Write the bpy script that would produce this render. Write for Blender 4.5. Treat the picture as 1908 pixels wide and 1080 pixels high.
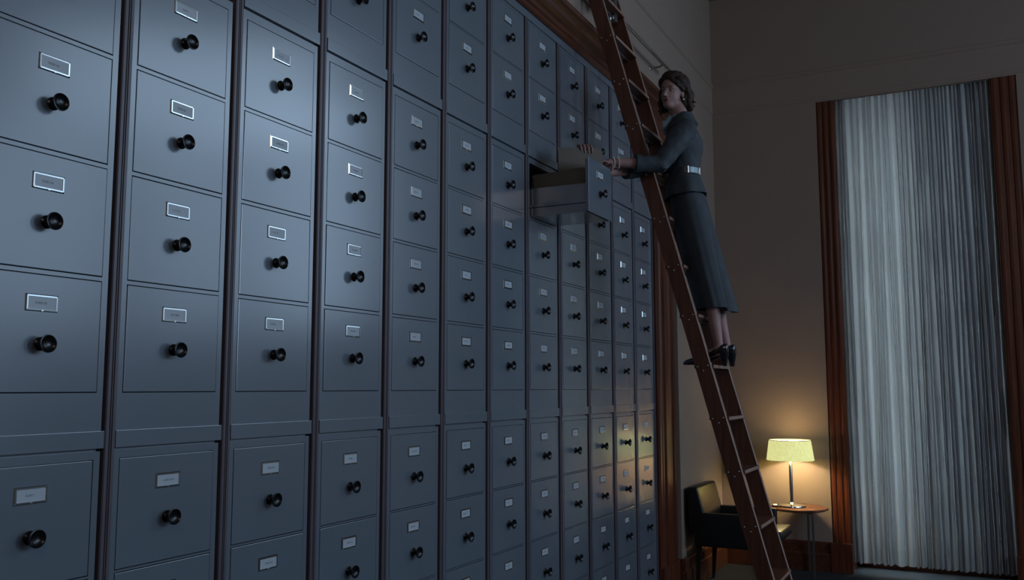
import bpy, bmesh, math, random
from mathutils import Vector, Matrix, noise
for o in list(bpy.data.objects): bpy.data.objects.remove(o, do_unlink=True)
scene = bpy.context.scene
COL = scene.collection
PI = math.pi
random.seed(7)

# ------------------------------------------------------------------ camera
EYE = Vector((2.025, 0.0, 1.50))
YAW, PITCH, ROLL, FPX = 0.46984, 0.10876, -0.00163, 1668.9
Fw = Vector((-math.sin(YAW)*math.cos(PITCH), math.cos(YAW)*math.cos(PITCH), math.sin(PITCH)))
Rt = Fw.cross(Vector((0, 0, 1))).normalized(); Up = Rt.cross(Fw)
Rt, Up = Rt*math.cos(ROLL)+Up*math.sin(ROLL), -Rt*math.sin(ROLL)+Up*math.cos(ROLL)
cd = bpy.data.cameras.new('camera'); cam = bpy.data.objects.new('camera', cd); COL.objects.link(cam)
cd.sensor_width = 36.0; cd.lens = FPX/1908*36.0; cd.clip_start = 0.05; cd.clip_end = 100
M3 = Matrix((Rt, Up, -Fw)).transposed()
cam.matrix_world = Matrix.Translation(EYE) @ M3.to_4x4()
scene.camera = cam

# ------------------------------------------------------------------ view / world / daylight
scene.view_settings.view_transform = 'Standard'
scene.view_settings.look = 'None'
scene.view_settings.gamma = 1.0
scene.view_settings.use_curve_mapping = False
scene.view_settings.exposure = 0.0
w = bpy.data.worlds.new('world'); scene.world = w; w.use_nodes = True
w.node_tree.nodes['Background'].inputs[0].default_value = (0.35, 0.52, 0.80, 1)
w.node_tree.nodes['Background'].inputs[1].default_value = 0.35

def area(name, loc, target, sx, sy, power, col, spread=180):
    l = bpy.data.lights.new(name, 'AREA'); l.shape = 'RECTANGLE'; l.size = sx; l.size_y = sy
    l.energy = power; l.color = col; l.spread = math.radians(spread)
    o = bpy.data.objects.new(name, l); COL.objects.link(o); o.location = loc
    d = Vector(target)-Vector(loc)
    o.rotation_euler = d.to_track_quat('-Z', 'Y').to_euler()
    return o
# daylight at the tall windows (the one in view, those further along the same wall, and the side wall's), plus two added lights
DAY = (0.54, 0.75, 1.0)
area('daylight_behind_curtain', (1.38, 8.62, 2.0), (1.46, 7.0, 2.0), 0.75, 3.5, 44, (0.70, 0.90, 0.95))
area('daylight_second_window', (4.55, 7.90, 3.45), (3.4, 0.0, 2.2), 1.35, 2.5, 19, DAY)
area('daylight_third_window', (6.35, 7.90, 3.45), (3.9, 0.0, 2.2), 1.35, 2.5, 15, DAY)
area('daylight_side_window', (7.45, 4.15, 3.0), (0.0, 3.9, 1.6), 1.6, 2.4, 92, DAY)
area('daylight_corner_window', (7.45, 6.75, 3.4), (0.0, 1.4, 2.2), 1.3, 2.4, 13, DAY)
area('added_high_light', (4.9, 6.35, 4.75), (0.0, 1.9, 2.5), 2.8, 1.3, 9, DAY, 110)  # no window here: added light for sheen on upper-left cabinets and label frames
area('daylight_near_side_window', (7.45, 1.6, 3.0), (0.0, 1.6, 1.6), 1.6, 2.4, 34, DAY)
area('added_fill_behind', (3.6, -1.6, 4.2), (0.5, 5.0, 2.8), 1.0, 1.0, 13, (1.0, 0.84, 0.80))  # added fill from behind the camera, mainly for the woman's face; no fixture

# ------------------------------------------------------------------ materials
def nodes(m):
    m.use_nodes = True; nt = m.node_tree
    return nt, nt.nodes['Principled BSDF']
def S(b, k, v):
    if k in b.inputs: b.inputs[k].default_value = v
def mat(name, col, rough=0.5, metal=0.0, spec=0.5, var=0.0, scale=8.0, bump=0.0, bscale=60.0, stretch=(1, 1, 1), coat=0.0, col2=None):
    m = bpy.data.materials.new(name); nt, b = nodes(m)
    S(b, 'Roughness', rough); S(b, 'Metallic', metal); S(b, 'Specular IOR Level', spec); S(b, 'Coat Weight', coat); S(b, 'Coat Roughness', 0.18); S(b, 'Coat IOR', 1.68)
    tc = nt.nodes.new('ShaderNodeTexCoord'); mp = nt.nodes.new('ShaderNodeMapping'); mp.inputs['Scale'].default_value = stretch
    nt.links.new(tc.outputs['Object'], mp.inputs[0])
    n = nt.nodes.new('ShaderNodeTexNoise'); n.inputs['Scale'].default_value = scale; n.inputs['Detail'].default_value = 5
    nt.links.new(mp.outputs[0], n.inputs[0])
    r = nt.nodes.new('ShaderNodeValToRGB')
    c2 = col2 or tuple(min(1, c*(1+var)) for c in col); c1 = tuple(c*(1-var) for c in col)
    r.color_ramp.elements[0].position = 0.3; r.color_ramp.elements[1].position = 0.7
    r.color_ramp.elements[0].color = (*c1, 1); r.color_ramp.elements[1].color = (*c2, 1)
    nt.links.new(n.outputs[0], r.inputs[0]); nt.links.new(r.outputs[0], b.inputs['Base Color'])
    if bump > 0:
        n2 = nt.nodes.new('ShaderNodeTexNoise'); n2.inputs['Scale'].default_value = bscale; nt.links.new(mp.outputs[0], n2.inputs[0])
        bp = nt.nodes.new('ShaderNodeBump'); bp.inputs['Strength'].default_value = bump; bp.inputs['Distance'].default_value = 0.002
        nt.links.new(n2.outputs[0], bp.inputs['Height']); nt.links.new(bp.outputs[0], b.inputs['Normal'])
    return m
M = {}
M['cab'] = mat('grey_enamel', (0.160, 0.187, 0.222), 0.25, var=0.05, scale=1.6, bump=0.02, bscale=350, spec=0.8, coat=1.0)
M['cab_dark'] = mat('cabinet_inside', (0.03, 0.032, 0.036), 0.6)
M['filler'] = mat('filler_enamel', (0.120, 0.100, 0.115), 0.35, var=0.08)
M['chrome'] = mat('chrome', (0.75, 0.78, 0.76), 0.17, metal=1.0)
M['nickel'] = mat('nickel', (0.55, 0.56, 0.56), 0.28, metal=1.0)
M['card'] = mat('label_card', (0.50, 0.54, 0.58), 0.45, var=0.03)
M['ink'] = mat('typed_ink', (0.12, 0.13, 0.15), 0.6)
M['knob'] = mat('black_plastic', (0.006, 0.006, 0.007), 0.27, spec=0.5)
M['plaster'] = mat('cream_plaster', (0.315, 0.228, 0.180), 0.85, var=0.03, scale=3, bump=0.25, bscale=220)
M['ceil'] = mat('ceiling_plaster', (0.24, 0.20, 0.165), 0.9, var=0.02)
M['mahog'] = mat('mahogany', (0.125, 0.034, 0.015), 0.32, var=0.35, scale=6, stretch=(9, 9, 0.5), bump=0.1, bscale=30)
M['mahog_h'] = mat('mahogany_crosswise', (0.100, 0.032, 0.016), 0.32, var=0.35, scale=6, stretch=(9, 0.5, 9), bump=0.1, bscale=30)
M['ladder'] = mat('ladder_wood', (0.125, 0.045, 0.024), 0.38, var=0.28, scale=5, stretch=(12, 12, 0.7), bump=0.08, bscale=30)
M['edge'] = mat('lighter_wood_edge', (0.34, 0.20, 0.155), 0.45, var=0.2, scale=6, stretch=(12, 12, 0.7))  # lighter wood tone on the front faces of ladder side rails and steps
M['table'] = mat('table_wood', (0.20, 0.065, 0.03), 0.22, var=0.25, scale=5, stretch=(1, 9, 9))
M['carpet'] = mat('carpet', (0.020, 0.024, 0.030), 0.95, var=0.25, scale=60, bump=0.8, bscale=300)
M['leather'] = mat('black_leather', (0.012, 0.011, 0.011), 0.36, bump=0.25, bscale=180)
M['manila'] = mat('manila', (0.135, 0.100, 0.075), 0.7, var=0.08, scale=12)
M['suit'] = mat('slate_suit_cloth', (0.050, 0.059, 0.068), 0.75, var=0.18, scale=14, bump=0.5, bscale=400)
M['scarf'] = mat('silver_blue_silk', (0.30, 0.38, 0.44), 0.4, var=0.25, scale=18)
M['belt'] = mat('dark_belt', (0.045, 0.060, 0.068), 0.35)
M['silver'] = mat('brushed_silver', (0.20, 0.25, 0.27), 0.38, metal=0.75)
M['shoe'] = mat('black_patent', (0.008, 0.009, 0.010), 0.18, coat=0.5)
M['hair'] = mat('brown_hair', (0.048, 0.028, 0.021), 0.6, spec=0.25, var=0.5, scale=60, stretch=(2.5, 2.5, 0.35), bump=1.0, bscale=150)
M['skin'] = mat('skin', (0.40, 0.225, 0.200), 0.55, var=0.06, scale=14)
M['lip'] = mat('lips', (0.19, 0.065, 0.062), 0.4)
M['eyew'] = mat('eye_white', (0.55, 0.52, 0.50), 0.25)
M['iris'] = mat('eye_iris', (0.03, 0.02, 0.015), 0.15)
M['brow'] = mat('eyebrow', (0.07, 0.035, 0.025), 0.7)
M['pearl'] = mat('pearl', (0.75, 0.73, 0.68), 0.25)
M['legwood'] = mat('dark_leg_wood', (0.020, 0.012, 0.009), 0.4)
M['brick'] = mat('outside_stone', (0.25, 0.25, 0.27), 0.9)

def cloth_mat():
    m = bpy.data.materials.new('curtain_cloth'); nt, b = nodes(m)
    tc = nt.nodes.new('ShaderNodeTexCoord'); mp = nt.nodes.new('ShaderNodeMapping'); mp.inputs['Scale'].default_value = (260, 4, 160)
    nt.links.new(tc.outputs['Object'], mp.inputs[0])
    n = nt.nodes.new('ShaderNodeTexNoise'); n.inputs['Scale'].default_value = 1.0; nt.links.new(mp.outputs[0], n.inputs[0])
    r = nt.nodes.new('ShaderNodeValToRGB'); r.color_ramp.elements[0].color = (0.27, 0.26, 0.27, 1); r.color_ramp.elements[1].color = (0.38, 0.37, 0.37, 1)
    r.color_ramp.elements[0].position = 0.25; r.color_ramp.elements[1].position = 0.7
    nt.links.new(n.outputs[0], r.inputs[0])
    d = nt.nodes.new('ShaderNodeBsdfDiffuse'); t = nt.nodes.new('ShaderNodeBsdfTranslucent'); mx = nt.nodes.new('ShaderNodeMixShader')
    nt.links.new(r.outputs[0], d.inputs[0]); nt.links.new(r.outputs[0], t.inputs[0])
    mx.inputs[0].default_value = 0.40
    nt.links.new(d.outputs[0], mx.inputs[1]); nt.links.new(t.outputs[0], mx.inputs[2])
    nt.links.new(mx.outputs[0], nt.nodes['Material Output'].inputs[0])
    return m
M['curtain'] = cloth_mat()
def shade_mat():
    m = bpy.data.materials.new('lamp_shade_linen'); nt, b = nodes(m)
    n = nt.nodes.new('ShaderNodeTexNoise'); n.inputs['Scale'].default_value = 90
    tc = nt.nodes.new('ShaderNodeTexCoord'); nt.links.new(tc.outputs['Object'], n.inputs[0])
    r = nt.nodes.new('ShaderNodeValToRGB'); r.color_ramp.elements[0].color = (0.66, 0.65, 0.24, 1); r.color_ramp.elements[1].color = (0.90, 0.90, 0.40, 1)
    r.color_ramp.elements[0].position = 0.3; r.color_ramp.elements[1].position = 0.7
    nt.links.new(n.outputs[0], r.inputs[0]); nt.links.new(r.outputs[0], b.inputs['Base Color'])
    nt.links.new(r.outputs[0], b.inputs['Emission Color']); b.inputs['Emission Strength'].default_value = 0.85
    S(b, 'Roughness', 0.9)
    return m
M['shade'] = shade_mat()
M['shade_top'] = mat('pale_shade_rim', (0.70, 0.66, 0.50), 0.5)
def frosted():
    m = bpy.data.materials.new('frosted_diffuser'); nt, b = nodes(m)
    d = nt.nodes.new('ShaderNodeBsdfDiffuse'); t = nt.nodes.new('ShaderNodeBsdfTranslucent'); mx = nt.nodes.new('ShaderNodeMixShader')
    d.inputs[0].default_value = (0.8, 0.76, 0.62, 1); t.inputs[0].default_value = (0.85, 0.80, 0.66, 1); mx.inputs[0].default_value = 0.42
    nt.links.new(d.outputs[0], mx.inputs[1]); nt.links.new(t.outputs[0], mx.inputs[2]); nt.links.new(mx.outputs[0], nt.nodes['Material Output'].inputs[0])
    return m
M['frosted'] = frosted()
def glass_mat():
    m = bpy.data.materials.new('window_glass'); nt, b = nodes(m)
    S(b, 'Transmission Weight', 1.0); S(b, 'Roughness', 0.0); S(b, 'IOR', 1.05); b.inputs['Base Color'].default_value = (0.95, 0.97, 1, 1)
    return m
M['glass'] = glass_mat()

# ------------------------------------------------------------------ mesh helpers
def box(bm, x0, x1, y0, y1, z0, z1, mi=0, bev=0.0):
    vs = [bm.verts.new((x, y, z)) for x in (x0, x1) for y in (y0, y1) for z in (z0, z1)]
    fs = [(0, 1, 3, 2), (4, 6, 7, 5), (0, 4, 5, 1), (2, 3, 7, 6), (0, 2, 6, 4), (1, 5, 7, 3)]
    out = []
    for f in fs:
        k = bm.faces.new([vs[i] for i in f]); k.material_index = mi; out.append(k)
    if bev > 0:
        es = {e for f in out for e in f.edges}
        bmesh.ops.bevel(bm, geom=list(es), offset=bev, segments=2, affect='EDGES', profile=0.6)
    return vs
def loft(bm, rings, cap=True, closed=True, mi=0):
    R = [[bm.verts.new(p) for p in ring] for ring in rings]
    n = len(R[0])
    for a, b in zip(R[:-1], R[1:]):
        for i in range(n if closed else n-1):
            j = (i+1) % n
            try:
                f = bm.faces.new((a[i], a[j], b[j], b[i])); f.material_index = mi
            except ValueError: pass
    if cap and closed:
        f = bm.faces.new(list(reversed(R[0]))); f.material_index = mi
        f = bm.faces.new(R[-1]); f.material_index = mi
    return R
def frame_for(d, up=Vector((0, 0, 1))):
    d = d.normalized()
    if abs(d.dot(up)) > 0.98: up = Vector((0, 1, 0))
    a = up.cross(d).normalized(); b = d.cross(a)
    return a, b
def tube(bm, pts, radii, seg=12, flat=1.0, cap=True, mi=0):
    pts = [Vector(p) for p in pts]
    if not hasattr(radii, '__len__'): radii = [radii]*len(pts)
    rings = []; pa = None
    for i, p in enumerate(pts):
        d = pts[min(i+1, len(pts)-1)]-pts[max(i-1, 0)]
        a, b = frame_for(d)
        if pa is not None:
            a = (pa - d.normalized()*pa.dot(d.normalized())).normalized(); b = d.normalized().cross(a)
        pa = a
        r = radii[i]
        rings.append([p+a*(r*math.cos(t*2*PI/seg))+b*(r*flat*math.sin(t*2*PI/seg)) for t in range(seg)])
    loft(bm, rings, cap, mi=mi)
def limb(bm, pts, radii, seg=14):
    """closed tube with rounded ends"""
    pts = [Vector(p) for p in pts]
    d0 = (pts[0]-pts[1]).normalized(); d1 = (pts[-1]-pts[-2]).normalized()
    P, Rr = [], []
    for k in (1.0, 0.75, 0.4): P.append(pts[0]+d0*radii[0]*k); Rr.append(radii[0]*math.sqrt(max(0.02, 1-k*k)))
    P += pts; Rr += list(radii)
    for k in (0.4, 0.75, 1.0): P.append(pts[-1]+d1*radii[-1]*k); Rr.append(radii[-1]*math.sqrt(max(0.02, 1-k*k)))
    tube(bm, P, Rr, seg)
def lathe(bm, prof, seg=32, axis='Z', org=(0, 0, 0), mi=0, closed_ends=True):
    org = Vector(org); rings = []
    for r, h in prof:
        ring = []
        for t in range(seg):
            c, s = math.cos(2*PI*t/seg)*r, math.sin(2*PI*t/seg)*r
            ring.append(org+(Vector((c, s, h)) if axis == 'Z' else Vector((h, c, s))))
        rings.append(ring)
    loft(bm, rings, closed_ends, mi=mi)
def ellipsoid(bm, c, r, rot=None, seg=24):
    m = Matrix.Translation(Vector(c)) @ (rot.to_4x4() if rot else Matrix.Identity(4)) @ Matrix.Diagonal((*r, 1))
    bmesh.ops.create_uvsphere(bm, u_segments=seg, v_segments=seg//2+2, radius=1.0, matrix=m)
def grid_surface(bm, P, thick=None, mi=0):
    V = [[bm.verts.new(p) for p in row] for row in P]
    for a, b in zip(V[:-1], V[1:]):
        for i in range(len(a)-1): bm.faces.new((a[i], a[i+1], b[i+1], b[i])).material_index = mi
def NB(): return bmesh.new()
def worldpos(o):
    v = Vector((0, 0, 0))
    while o is not None: v += o.location; o = o.parent
    return v
def obj(name, bm, mats, parent=None, smooth=False, at=None, recalc=True):
    """mesh from bm (given in world coordinates) whose origin is at `at`"""
    if recalc: bmesh.ops.recalc_face_normals(bm, faces=bm.faces)
    base = worldpos(parent) if parent else Vector((0, 0, 0))
    at = Vector(at) if at is not None else base
    bmesh.ops.translate(bm, verts=bm.verts, vec=-at)
    me = bpy.data.meshes.new(name); bm.to_mesh(me); bm.free()
    for m in (mats if isinstance(mats, (list, tuple)) else [mats]): me.materials.append(m)
    if smooth:
        for p in me.polygons: p.use_smooth = True
        try: me.set_sharp_from_angle(angle=math.radians(smooth if smooth is not True else 40))
        except Exception: pass
    o = bpy.data.objects.new(name, me); COL.objects.link(o)
    if parent: o.parent = parent
    o.location = at-base
    return o
def thing(name, label, cat, loc, group=None):
    o = bpy.data.objects.new(name, None); COL.objects.link(o); o.location = loc; o.empty_display_size = 0.1
    return tag(o, label, cat, group)
def tag(o, label, cat, group=None):
    o['label'] = label; o['category'] = cat
    if group: o['group'] = group
    return o
def struct(name, bm, m, parent=None, smooth=False):
    o = obj(name, bm, m, parent, smooth)
    if not parent: o['kind'] = 'structure'
    return o
def remesh(bm, voxel, smooth=4, fac=0.5):
    me = bpy.data.meshes.new('tmp'); bm.to_mesh(me); bm.free()
    o = bpy.data.objects.new('tmp', me); COL.objects.link(o)
    r = o.modifiers.new('r', 'REMESH'); r.mode = 'VOXEL'; r.voxel_size = voxel
    s = o.modifiers.new('s', 'SMOOTH'); s.iterations = smooth; s.factor = fac
    dg = bpy.context.evaluated_depsgraph_get(); dg.update()
    m2 = bpy.data.meshes.new_from_object(o.evaluated_get(dg))
    bpy.data.objects.remove(o, do_unlink=True); bpy.data.meshes.remove(me)
    b = bmesh.new(); b.from_mesh(m2); bpy.data.meshes.remove(m2)
    return b

# ------------------------------------------------------------------ room shell (floor at z = 0)
XJ, YB, YJ, YC, CEIL = 0.055, 7.92, 6.67, 6.255, 5.05
X1, Y0 = 7.5, -2.6
CT = 3.515   # top of the cabinets
b = NB(); box(b, -0.75, X1+0.2, Y0-0.2, 9.4, -0.15, 0.0); struct('floor', b, M['carpet'])
b = NB(); box(b, -0.75, X1+0.2, Y0-0.2, YB+0.4, CEIL, CEIL+0.15); struct('ceiling', b, M['ceil'])
b = NB()
box(b, -0.80, -0.66, 1.10, YC+0.1, 0, CT)                       # back of the cabinet recess
box(b, -0.80, XJ, Y0, 1.135, 0, CT)
box(b, -0.80, 0.0, YC+0.07, YJ, 0, CT)
box(b, -0.80, XJ, YJ, YB+0.4, 0, CT)
box(b, -0.80, XJ, Y0, YJ, CT+0.085, CEIL); box(b, -0.80, 0.0, Y0, YJ, CT, CT+0.085); box(b, -0.80, XJ, YJ, YB+0.4, CT, CEIL)
struct('wall_left', b, M['plaster'])
# back wall with two tall window openings
WX0, WX1, WT = 1.10, 2.295, 3.955
b = NB()
box(b, XJ, 0.957, YB, YB+0.4, 0, CEIL); box(b, 0.957, 2.475, YB, YB+0.045, WT, CEIL); box(b, 0.957, 2.475, YB+0.19, YB+0.4, WT, CEIL); box(b, 0.957, 2.475, YB+0.045, YB+0.19, 4.25, CEIL)
box(b, 2.475, 3.85, YB, YB+0.4, 0, CEIL); box(b, 5.25, 5.65, YB, YB+0.4, 0, CEIL); box(b, 7.05, X1+0.2, YB, YB+0.4, 0, CEIL)
for q0, q1 in ((3.85, 5.25), (5.65, 7.05)): box(b, q0, q1, YB, YB+0.4, 4.72, CEIL); box(b, q0, q1, YB, YB+0.4, 0, 2.15)
struct('wall_back', b, M['plaster'])
b = NB()
box(b, X1, X1+0.2, Y0, 0.7, 0, CEIL); box(b, X1, X1+0.2, 0.7, 2.5, 0, 0.9); box(b, X1, X1+0.2, 0.7, 2.5, 4.3, CEIL)
box(b, X1, X1+0.2, 2.5, 3.3, 0, CEIL); box(b, X1, X1+0.2, 3.3, 5.0, 0, 0.9); box(b, X1, X1+0.2, 3.3, 5.0, 4.3, CEIL)
box(b, X1, X1+0.2, 5.0, 6.05, 0, CEIL); box(b, X1, X1+0.2, 6.05, 7.45, 0, 2.1); box(b, X1, X1+0.2, 6.05, 7.45, 4.65, CEIL); box(b, X1, X1+0.2, 7.45, YB+0.4, 0, CEIL)
struct('wall_right', b, M['plaster'])
b = NB(); box(b, -0.80, X1+0.2, Y0-0.2, Y0, 0, CEIL); struct('wall_front', b, M['plaster'])

# window in view: frame, mullions, glass far behind the curtains
def window(n, x0, x1, z0, z1, y):
    b = NB(); t = 0.06
    box(b, x0, x0+t, y-0.04, y+0.04, z0, z1); box(b, x1-t, x1, y-0.04, y+0.04, z0, z1)
    box(b, x0, x1, y-0.04, y+0.04, z0, z0+t); box(b, x0, x1, y-0.04, y+0.04, z1-t, z1)
    k = int((x1-x0)/0.42)
    for i in range(1, k): x = x0+(x1-x0)*i/k; box(b, x-0.02, x+0.02, y-0.025, y+0.025, z0, z1)
    k = int((z1-z0)/0.62)
    for i in range(1, k): z = z0+(z1-z0)*i/k; box(b, x0, x1, y-0.025, y+0.025, z-0.02, z+0.02)
    f = struct('window_%d' % n, b, M['mahog'])
    b = NB(); box(b, x0+t/2, x1-t/2, y-0.003, y+0.003, z0+t/2, z1-t/2); obj('window_pane', b, M['glass'], f)
window(1, WX0, WX1, 0.0, WT, YB+0.36)
window(2, 3.85, 5.25, 2.15, 4.72, YB+0.2); window(3, 5.65, 7.05, 2.15, 4.72, YB+0.2)

# fluted mahogany casings of the window
def casing(n, x0, x1, plinth=(0.0, 0.235)):
    b = NB(); wdt = x1-x0
    box(b, x0, x1, YB+0.012, YB+0.35, plinth[1], WT)
    k = 3; fw = wdt/k
    for i in range(k):
        cx = x0+fw*(i+0.5)
        rings = []
        for z in (plinth[1]+0.001, WT-0.001):
            rings.append([Vector((cx-fw*0.40, YB+0.012, z)), Vector((cx-fw*0.30, YB+0.004, z)), Vector((cx, YB+0.0015, z)), Vector((cx+fw*0.30, YB+0.004, z)), Vector((cx+fw*0.40, YB+0.012, z))])
        loft(b, rings, True)
    o = struct('trim_%d' % n, b, M['mahog'])
    b = NB(); box(b, x0-0.012, x1+0.008, YB-0.050, YB-0.0005, 0, plinth[1], bev=0.004); box(b, x0, x1, YB-0.001, YB+0.35, 0, plinth[1]); obj('plinth_block', b, M['mahog'], o)
casing(1, 0.957, 1.108)
casing(2, 2.287, 2.475)
# baseboards
def base_profile(t): return [(0, 0), (t, 0), (t, 0.135), (t-0.004, 0.15), (t-0.016, 0.155), (t-0.016, 0.215), (t-0.026, 0.235), (0, 0.235)]
b = NB(); pr = base_profile(0.042)
loft(b, [[Vector((x, YB-p, z)) for p, z in pr] for x in (XJ, 0.946)]); struct('baseboard_back', b, M['mahog_h'])
b = NB(); loft(b, [[Vector((x, YB-p, z)) for p, z in pr] for x in (2.485, 7.4)]); struct('baseboard_back_right', b, M['mahog_h'])
b = NB()
loft(b, [[Vector((XJ+p, y, z)) for p, z in pr] for y in (YJ-0.03, YB-0.03)])
loft(b, [[Vector((x, YJ-p, z)) for p, z in pr] for x in (0.0, XJ+0.03)])
struct('baseboard_left', b, M['mahog_h'])
# casing at the right end of the cabinets (fluted) with its plinth, cornice above the cabinets
b = NB(); box(b, -0.05, 0.018, YC+0.010, YJ-0.01, 0.23, CT+0.02)
for i, (a0, a1, h) in enumerate([(0.00, 0.05, 0.030), (0.075, 0.115, 0.026), (0.135, 0.25, 0.034), (0.27, 0.31, 0.026), (0.335, 0.385, 0.034)]):
    y0, y1 = YC+0.015+a0, YC+0.015+a1
    loft(b, [[Vector((0.015, y0, z)), Vector((h, y0+0.008, z)), Vector((h, y1-0.008, z)), Vector((0.015, y1, z))] for z in (0.23, CT)])
t3 = struct('trim_3', b, M['mahog'])
b = NB(); box(b, -0.05, 0.050, YC+0.008, YJ-0.005, 0, 0.235, bev=0.004); obj('plinth_block', b, M['mahog'], t3)
b = NB()
cp = [(-0.05, CT), (0.018, CT), (0.026, CT+0.010), (0.026, CT+0.030), (0.036, CT+0.040), (0.038, CT+0.062), (0.052, CT+0.072), (0.074, CT+0.082), (0.082, CT+0.104), (0.100, CT+0.112), (0.118, CT+0.118), (0.124, CT+0.135), (0.120, CT+0.145), (0.0, CT+0.148)]
loft(b, [[Vector((x, y, z)) for x, z in cp] for y in (1.0, YJ+0.02)])
struct('trim_4', b, M['mahog_h'])
# picture band high on the walls
bp_ = [(0, 3.965), (0.006, 3.97), (0.010, 3.985), (0.006, 4.0), (0.006, 4.20), (0.022, 4.215), (0.022, 4.235), (0, 4.24)]
b = NB(); loft(b, [[Vector((XJ+p, y, z)) for p, z in bp_] for y in (Y0, YB)]); struct('trim_5', b, M['plaster'])
b = NB(); loft(b, [[Vector((x, YB-p, z)) for p, z in bp_] for x in (XJ, X1)]); struct('trim_6', b, M['plaster'])

# ------------------------------------------------------------------ filing cabinets
HW, DH, DW = 0.186, 0.288, 0.331      # half cabinet width, drawer height, drawer width
COLY = [1.4350, 1.8490, 2.2665, 2.6875, 3.1090, 3.5295, 3.9480, 4.3640, 4.7860, 5.2085, 5.6290, 6.0510]
# body built in cabinet-local coordinates: x=0 drawer faces, y centred, z=0 base
def cab_body(height, tops, toe, ledge):
    """tops: z of each drawer's bottom; toe: height of the toe panel; ledge: height of the projecting foot"""
    b = NB(); D = -0.60; fx = -0.0015
    box(b, D, -0.014, -HW+0.002, HW-0.002, height-0.03, height)
    full = height; height = height-0.007
    box(b, D, fx, -HW, -DW/2-0.0022, toe-0.1 if 0 else 0.0, height)   # left side + stile
    box(b, D, fx, DW/2+0.0022, HW, 0.0, height)
    box(b, D, D+0.02, -HW+0.001, HW-0.001, 0.001, height-0.001, mi=1)
    z = toe
    edges = [(0.0, toe-0.0022)]
    for i, zb in enumerate(tops):
        t = zb+DH+0.0022
        nxt = tops[i+1]-0.0022 if i+1 < len(tops) else height
        edges.append((t, nxt))
    for (a, c) in edges: box(b, -0.030 if c-a < 0.03 else D+0.02, fx, -DW/2-0.0022, DW/2+0.0022, a, c)
    return b
def add_ledge(parent, z0, z1):
    b = NB(); box(b, -0.02, 0.0045, -HW+0.0005, HW+0.0060, z0, z1, bev=0.0012)
    return b
def holder_bm():
    b = NB(); w2, h2, t = 0.0440, 0.0212, 0.0066
    # bevelled frame: outer foot -> crest -> inner edge
    prof = [(0.0, 0.0003), (0.0024, 0.0031), (t-0.0006, 0.0032), (t, 0.0016)]
    rings = []
    for d, h in prof: rings.append([Vector((h, -w2+d, -h2+d)), Vector((h, w2-d, -h2+d)), Vector((h, w2-d, h2-d)), Vector((h, -w2+d, h2-d))])
    loft(b, rings, cap=False)
    # little corner rivets and the notch at the foot
    for y in (-w2+0.003, w2-0.003):
        for z in (-h2+0.003, h2-0.003): lathe(b, [(0.0012, 0.003), (0.0010, 0.0046), (0.0004, 0.005)], 8, 'X', (0, y, z))
    box(b, 0.0025, 0.0046, -0.003, 0.003, -h2+0.001, -h2+0.0045)
    return b
def card_bm(seed):
    rnd = random.Random(seed); b = NB(); w2, h2 = 0.0395, 0.0155
    box(b, 0.0002, 0.0014, -w2, w2, -h2, h2)
    x = -0.016+rnd.uniform(-0.004, 0.004)
    n = rnd.choice([5, 6, 7])
    for i in range(n):
        wd = rnd.uniform(0.0026, 0.0040)
        hgt = 0.0028
        if rnd.random() < 0.12: x += 0.002
        # strokes of typed capitals
        box(b, 0.0013, 0.0016, x, x+0.0008, 0.0-hgt, hgt, mi=1)
        k = rnd.random()
        if k < 0.7: box(b, 0.0013, 0.0016, x, x+wd*0.8, hgt-0.001, hgt, mi=1)
        if k > 0.3: box(b, 0.0013, 0.0016, x, x+wd*0.8, -0.0005, 0.0005, mi=1)
        if rnd.random() < 0.5: box(b, 0.0013, 0.0016, x, x+wd*0.8, -hgt, -hgt+0.001, mi=1)
        if rnd.random() < 0.5: box(b, 0.0013, 0.0016, x+wd*0.8-0.0008, x+wd*0.8, -hgt, hgt, mi=1)
        x += wd+0.0014
    return b
def knob_bm():
    b = NB()
    lathe(b, [(0.0001, -0.001), (0.0165, -0.001), (0.0168, 0.002), (0.0140, 0.004), (0.0105, 0.007), (0.0098, 0.011), (0.0110, 0.016), (0.0155, 0.022),
              (0.0210, 0.0262), (0.0226, 0.0295), (0.0221, 0.0322), (0.0206, 0.0325), (0.0184, 0.0300), (0.0150, 0.0272), (0.0112, 0.0250), (0.0066, 0.0236), (0.0030, 0.0232), (0.0001, 0.0231)], 40, 'X')
    return b
def drawer_face_bm():
    b = NB(); box(b, -0.022, 0.0, -DW/2, DW/2, 0.0, DH, bev=0.0016); return b
def drawer_open_bm(L):
    b = NB(); box(b, -0.007, 0.0, -DW/2, DW/2, 0.0, DH, bev=0.0016); box(b, -0.022, -0.006, -DW/2+0.008, DW/2-0.008, 0.004, DH-0.012)
    s = 0.150; y = DW/2-0.014
    for sg in (-1, 1):
        a, c = sorted((sg*y, sg*(y-0.0015))); box(b, -0.58, -0.018, a, c, 0.0, s)
        a, c = sorted((sg*y, sg*(y+0.010))); box(b, -0.58, -0.018, a, c, 0.048, 0.062, bev=0.002)   # slide member
        a, c = sorted((sg*y, sg*(y+0.004))); box(b, -0.58, -0.018, a, c, 0.0, 0.044)
        a, c = sorted((sg*(y-0.006), sg*(y+0.001))); box(b, -0.58, -0.018, a, c, s-0.003, s+0.001)
    box(b, -0.58, -0.018, -y, y, 0.0, 0.002)
    box(b, -0.58, -0.578, -y, y, 0.0, s)
    return b
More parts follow.
